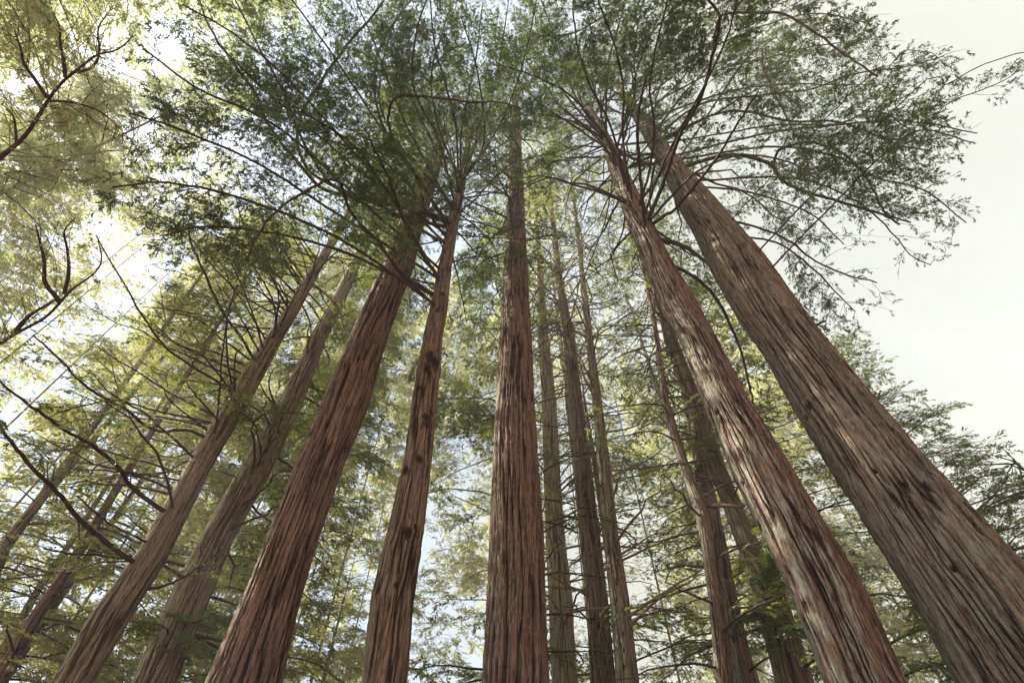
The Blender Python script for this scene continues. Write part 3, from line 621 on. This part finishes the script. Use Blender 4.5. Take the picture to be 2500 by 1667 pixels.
for t, a in ((t6, 40), (t7, 44), (t8, 34)):
    t.grow(8, 33, int(a * 1.4), 3.4, 3.6, r0=.05, rise=.3, drop=.2, t0=.6, mat=LIMB_P, sub_sp=1.3, spr_sp=.4, spr_len=.35, dens=.4)
    t.grow(22, 60, 60, 4.4, 2.6, r0=.035, rise=.25, drop=.4, **MID)
t8.limb([(1480, 765), (1400, 768), (1352, 772)][::-1], .85, .03, .008, t0=.1, dens=1.6, **NEAR)
t8.limb([(1352, 700), (1400, 690), (1450, 660)], .85, .03, .008, t0=.1, dens=1.6, **NEAR)
t7.limb([(1290, 905), (1250, 920), (1170, 935)], .8, .03, .01, leaf=False)
t6.finish(LEAF_SUN); t7.finish(LEAF_M); t8.finish(LEAF_M)

# between the middle and the right pair
t11 = Tree('slim forked trunk with a dark crotch, left of the dark mossy one', 14,
     [(1568, 1643, 1684), (1381, 1628, 1663), (1228, 1607, 1643), (1150, 1588, 1625), (1075, 1562, 1586), (922, 1520, 1538), (769, 1502, 1514), (690, 1488, 1498)], 30, seed=11, segs=80, disp=.018)
t11.limb([(1612, 1175), (1606, 1080), (1592, 960), (1580, 915), (1560, 870), (1540, 810), (1520, 740), (1500, 660)], 1.55, .13, .05, leaf=False, mat=BARK)
t11.limb([(1622, 1158), (1660, 1160), (1710, 1162)], .95, .05, .035, leaf=False)
for y in (800, 840, 870, 905, 1005, 1060, 1100, 1120): t11.limb([(1520 + (y - 770) * .22, y), (1555 + (y - 770) * .22, y + 6 * math.sin(y)), (1590 + (y - 770) * .22, y - 12)], .97, .025, .012, leaf=False)
t12 = Tree('mid-sized trunk rising from the lower edge just right of the slim forked one', 17.5,
     [(1568, 1684, 1740), (1381, 1655, 1697), (1228, 1632, 1665), (1075, 1604, 1632), (922, 1568, 1590)], 34, mat=BARK, seed=12, segs=80, disp=.022)
t13 = Tree('dark mossy trunk wrapped in low green sprays, just left of the lichen-flanked one', 15.5,
     [(1568, 1780, 1872), (1380, 1735, 1811), (1228, 1684, 1735), (1075, 1627, 1668), (922, 1582, 1615), (769, 1528, 1553), (700, 1500, 1520)], 34, mat=BARK_D, seed=13, segs=96, disp=.03)
for t in (t11, t12, t13):
    t.grow(6, 20, 30, 2.6, 3.2, r0=.03, rise=.2, drop=.25, t0=.4, sub_sp=.5, spr_sp=.28, spr_len=.4)
    t.grow(18, 32, 30, 3.4, 1.6, r0=.03, rise=.25, drop=.4, **MID)
for p in ([(1790, 1380), (1740, 1330), (1700, 1320)], [(1780, 1340), (1740, 1290), (1700, 1290)], [(1800, 1400), (1760, 1400), (1720, 1400)], [(1790, 1350), (1800, 1310), (1770, 1280)],
          [(1800, 1440), (1760, 1430), (1700, 1380)], [(1830, 1480), (1790, 1450), (1840, 1440)], [(1640, 1040), (1610, 1020), (1600, 1060)]):
    t13.limb(p, .9, .022, .006, t0=.05, dens=2.2, sub_len=.8, **NEAR)
for t in (t11, t12, t13): t.finish(LEAF_M)

# blurred pale trunks at the far left
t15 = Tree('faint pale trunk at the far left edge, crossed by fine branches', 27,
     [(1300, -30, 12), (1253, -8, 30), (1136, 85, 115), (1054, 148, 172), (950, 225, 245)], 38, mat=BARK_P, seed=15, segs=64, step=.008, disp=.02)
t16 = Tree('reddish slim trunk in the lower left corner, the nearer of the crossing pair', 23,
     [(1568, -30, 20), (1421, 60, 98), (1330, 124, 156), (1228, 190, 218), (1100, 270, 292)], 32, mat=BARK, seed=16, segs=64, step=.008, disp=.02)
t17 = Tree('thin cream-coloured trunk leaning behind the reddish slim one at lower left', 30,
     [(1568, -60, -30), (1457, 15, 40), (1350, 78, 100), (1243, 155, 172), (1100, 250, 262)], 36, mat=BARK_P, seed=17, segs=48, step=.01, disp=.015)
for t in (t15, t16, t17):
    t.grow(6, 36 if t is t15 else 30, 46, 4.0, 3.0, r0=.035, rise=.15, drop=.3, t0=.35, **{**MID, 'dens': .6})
    t.finish(LEAF_SUN)

# ------------------------------------------------------------------ trees further back and beside the frame
def back(label, azd, D, H, z0, n, L0, L1, mat, leaf, seed, lean=(0, 0), R=.27, kw=MID, group='conifers behind the grove', holes=1., limbs=True):
    """background conifer on azimuth azd degrees; trunk rows are synthesised for an upright stem"""
    t = Tree.__new__(Tree); a = math.radians(azd); x, y = D * math.sin(a), D * math.cos(a)
    zz = np.array([-.5, 1.2, H * .5, H * .8, H]); t.zz = zz; t.X = x + lean[0] * zz; t.Y = y + lean[1] * zz; t.R = np.array([R * 1.5, R * 1.15, R * .62, .05, .01])
    t.D = D; t.seed = seed; t.zlast = H; t.ztop = H; t.root = empty('conifer', (x, y, 0)); t.root['_o'] = (x, y, 0.); tag(t.root, label, 'conifer', group)
    t.limbmat = LIMB_P if mat is BARK_P else LIMB; t.crown = Crown(seed * 31 + 3); t.nb = 0
    rings = np.linspace(-.3, H, 60); segs = 28; U, Z = np.meshgrid(np.arange(segs) / segs, rings); c = t.axis(rings); nf = 14
    n1 = vnoise(U * nf % nf, Z / 1.2, nf, seed); RR = t.rad(rings)[:, None] * (1 + .12 * (np.clip(abs(2 * n1 - 1) / .4, 0, 1) - .6)); A = 2 * math.pi * U
    V = np.stack([c[:, 0][:, None] + RR * np.cos(A), c[:, 1][:, None] + RR * np.sin(A), Z], -1).reshape(-1, 3)
    idx = np.arange(len(V)).reshape(60, segs); p = idx[:-1]; q = idx[1:]
    mesh_obj('trunk', V, np.stack([p, np.roll(p, -1, 1), np.roll(q, -1, 1), q], -1).reshape(-1, 4), [mat], t.root, attrs={'bark': n1.ravel()})
    t.grow(z0, H - .5, n, L0, L1, r0=.04, t0=.2, rise=.2, drop=.35, obj=False, holes=holes, **kw)
    t.finish(leaf); return t
M2 = {**MID, 'spr_sp': .2, 'spr_len': .42, 'sub_sp': .4}
# left side, bright and yellowish behind the trunks
back('haze-paled green conifer crown filling the upper left corner, beyond the bare arching bough', -96, 16, 60, 11, 150, 8, 4.5, BARK_P, LEAF_HAZE, 41, kw={**M2, 'dens': 2.2}, holes=.2)
back('yellow-green conifer filling the left edge halfway up, behind the bare forked bough', -69, 25, 50, 6, 120, 6, 2.5, BARK_P, LEAF_HAZE, 42, kw={**M2, 'dens': 1.5}, R=.12)
back('sunlit golden-green conifer behind the faint pale trunk at the far left', -47, 33, 54, 6, 120, 5, 2.5, BARK_P, LEAF_SUN, 43, kw={**M2, 'dens': 1.3}, R=.2)
back('olive conifer behind the leftmost thick trunk, filling the gap to its left', -37, 34, 54, 6, 120, 5, 2.5, BARK_P, LEAF_SUN, 44, kw=M2)
back('sunlit lime conifer seen between the two mossy trunks at left', -31.6, 30, 50, 5, 120, 4.6, 2.2, BARK_P, LEAF_SUN, 45, kw=M2)
back('pale tall conifer behind the greenish second trunk from the left', -25, 32, 68, 6, 150, 5, 2.4, BARK_P, LEAF_SUN, 46, kw=M2)
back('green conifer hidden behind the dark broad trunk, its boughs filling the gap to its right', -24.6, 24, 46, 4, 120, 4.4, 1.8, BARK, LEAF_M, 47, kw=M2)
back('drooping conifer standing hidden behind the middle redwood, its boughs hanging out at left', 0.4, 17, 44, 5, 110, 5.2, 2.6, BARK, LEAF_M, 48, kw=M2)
back('sunny conifer whose tip glows above the three trunks behind the middle', 8.8, 27, 70, 16, 100, 4.8, 2.2, BARK_P, LEAF_SUN, 49, kw=M2)
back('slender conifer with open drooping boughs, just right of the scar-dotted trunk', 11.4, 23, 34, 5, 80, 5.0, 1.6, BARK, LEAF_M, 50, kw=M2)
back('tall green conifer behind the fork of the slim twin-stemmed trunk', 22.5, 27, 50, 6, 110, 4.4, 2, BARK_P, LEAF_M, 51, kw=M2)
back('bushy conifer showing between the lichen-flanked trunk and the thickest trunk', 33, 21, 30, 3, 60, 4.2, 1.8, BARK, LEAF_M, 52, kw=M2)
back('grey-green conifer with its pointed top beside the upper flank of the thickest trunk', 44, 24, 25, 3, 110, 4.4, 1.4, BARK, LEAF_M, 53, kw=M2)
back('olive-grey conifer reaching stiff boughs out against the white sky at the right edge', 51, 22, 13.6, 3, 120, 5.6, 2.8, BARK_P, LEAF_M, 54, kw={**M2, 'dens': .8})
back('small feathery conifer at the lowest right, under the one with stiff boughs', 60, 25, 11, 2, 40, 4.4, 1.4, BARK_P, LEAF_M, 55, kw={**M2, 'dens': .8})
back('sunlit yellow conifer low behind the foot of the dark broad trunk', -18, 40, 24, 3, 60, 4.4, 1.8, BARK_P, LEAF_SUN, 56, kw=M2)
back('light conifer low behind the feet of the two mossy left trunks', -37.3, 25, 22, 3, 80, 4.6, 1.8, BARK_P, LEAF_SUN, 57, kw=M2)
back('hazy conifer in the lowest left corner behind the reddish slim trunk', -41.3, 27, 22, 3, 80, 4.6, 1.8, BARK_P, LEAF_SUN, 58, kw=M2)

# the broad-leaved tree whose boughs reach in from the left edge
dec = empty('broadleaf_tree', (-14.5, 4.2, 0)); dec['_o'] = (-14.5, 4.2, 0.)
tag(dec, 'broad-leaved tree with crooked bare boughs and gold-green leaves reaching in from the left edge', 'broadleaf tree')
rz = np.linspace(-.3, 13, 50); P = np.stack([-14.5 + .35 * np.sin(rz * .4), 4.2 + .25 * np.cos(rz * .5), rz], 1)
V, Q = one_tube(P, .34 - .019 * rz, 32, .02, 3); mesh_obj('trunk', V, Q, [BARK_D], dec, attrs={'bark': np.random.default_rng(1).random(len(V))})
dc = Crown(77, LFY); tipn = P[-1]
def bough_px(px, dists, r0, r1, start=None):
    px = np.array(px, float); d = unit(rays(px[:, 0], px[:, 1])); t = np.linspace(dists[0], dists[1], len(px))
    B = CAM + d * t[:, None]
    if start is not None: B = np.vstack([start, B])
    B, u = resample(B, len(B) * 5); g = np.random.default_rng(int(px.sum())); 
    for _ in range(4): B[1:-1] = (B[:-2] + 2 * B[1:-1] + B[2:]) / 4
    R = r1 + (r0 - r1) * (1 - u) ** .9; V, Q = one_tube(B, R, 8, .06, 1)
    mesh_obj('bough', V, Q, [LIMB], dec, attrs={'bark': g.random(len(V))}); return B
top = np.array([P[-1] + (0, 0, -.6)])
B1 = bough_px(c1((-80, 760), (0, 700), (90, 640), (150, 560), (175, 520), (215, 450), (295, 350), (385, 290), (440, 230), (520, 240), (600, 160)), (15.5, 14.5), .075, .012, top)
B2 = bough_px(c1((295, 350), (285, 260), (270, 190), (270, 120), (240, 60)), (14.6, 14.6), .04, .01)
B3 = bough_px(c1((213, 440), (160, 360), (105, 280), (95, 220), (60, 120)), (14.8, 14.8), .04, .01)
B4 = bough_px(c1((225, 455), (300, 455), (400, 480), (480, 520), (560, 600)), (14.8, 14.5), .03, .008)
B5 = bough_px(c1((-80, 1560), (0, 1535), (100, 1480), (200, 1440), (270, 1360), (330, 1290), (420, 1240), (470, 1180), (440, 1080)), (15.0, 14.5), .07, .01, P[36:37])
B6 = bough_px(c1((270, 1360), (250, 1330), (200, 1270), (200, 1180), (170, 1050), (160, 1010)), (14.7, 14.7), .05, .012)
B7 = bough_px(c1((290, 1320), (310, 1220), (300, 1100), (285, 1040), (340, 980)), (14.7, 14.4), .04, .01)
B8 = bough_px(c1((60, 1500), (130, 1420), (180, 1390), (250, 1345)), (14.9, 14.7), .05, .015)
B9 = bough_px(c1((350, 325), (420, 300), (450, 230), (440, 130), (500, 40)), (14.5, 14.5), .03, .008)
B10 = bough_px(c1((75, 650), (70, 590), (60, 520), (10, 470)), (14.9, 14.9), .03, .008)
for B in (B1[25:], B2, B3, B4, B9, B10): dc.bough(B, t0=.05, sub_len=1.9, sub_sp=.2, spr_sp=.3, spr_len=.2, dens=.4, droop=.1, holes=.5, twig_r=.007)
for B in (B5[20:], B6, B7, B8): dc.bough(B, t0=.05, sub_len=1.6, sub_sp=.2, spr_sp=.4, spr_len=.24, dens=.5, droop=.1, holes=.8, twig_r=.007)
dc.build(dec, LEAF_A); del dec['_o']

# far wood behind everything: nobody could count it
fw = Crown(991); r = fw.r
n = 42; AZ = np.radians(np.linspace(-88, 40, n) + r.uniform(-1.5, 1.5, n)); DD = r.uniform(44, 62, n); HH = np.interp(np.degrees(AZ), [-88, -50, -20, 0, 20, 40], [80, 80, 84, 84, 80, 50]) * r.uniform(.75, 1.1, n)
for i in range(n):
    x, y = DD[i] * math.sin(AZ[i]), DD[i] * math.cos(AZ[i]); zz = np.linspace(0, HH[i], 10)
    if not -13 < math.degrees(AZ[i]) < 3: V, Q = one_tube(np.stack([x + 0 * zz, y + 0 * zz, zz], 1), 0.12 * (1.03 - zz / HH[i]), 8); fw.add(V, Q, 1, np.zeros(len(V)))
    for k in range(120):
        z = r.uniform(5, HH[i]); L = 5.2 * (1 - .6 * z / HH[i]) * r.uniform(.6, 1.2); a = r.uniform(0, 6.28); t = np.linspace(0, 1, 5)
        B = np.stack([x + L * t * math.cos(a), y + L * t * math.sin(a), z + L * (.15 * t - .35 * t * t)], 1)
        fw.bough(B, t0=.1, **{**FAR, 'holes': .9})
o = mesh_obj('distant_forest', np.concatenate(fw.V), np.concatenate(fw.Q), [LEAF_SUN, LIMB_P], matidx=np.concatenate(fw.mi), smooth=False, attrs={'tint': np.concatenate(fw.tint)})
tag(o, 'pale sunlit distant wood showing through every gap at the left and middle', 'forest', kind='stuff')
print('far sprays', fw.nspr)

# ------------------------------------------------------------------ the hazy air of the grove
if HAZE > 0:
    bpy.ops.mesh.primitive_cube_add(size=1, location=(0, 0, 27)); h = bpy.context.object; h.name = 'haze'; h.scale = (170, 170, 60)
    m, t, N, L = newmat('haze'); oo = N.new('ShaderNodeOutputMaterial'); v = N.new('ShaderNodeVolumePrincipled')
    v.inputs['Color'].default_value = (.97, .96, .9, 1); v.inputs['Density'].default_value = HAZE; v.inputs['Anisotropy'].default_value = .05
    L.new(v.outputs[0], oo.inputs['Volume']); h.data.materials.append(m); tag(h, kind='stuff')
tot = sum(len(o.data.polygons) for o in bpy.data.objects if o.type == 'MESH'); print('polygons', tot, 'objects', len(bpy.data.objects))
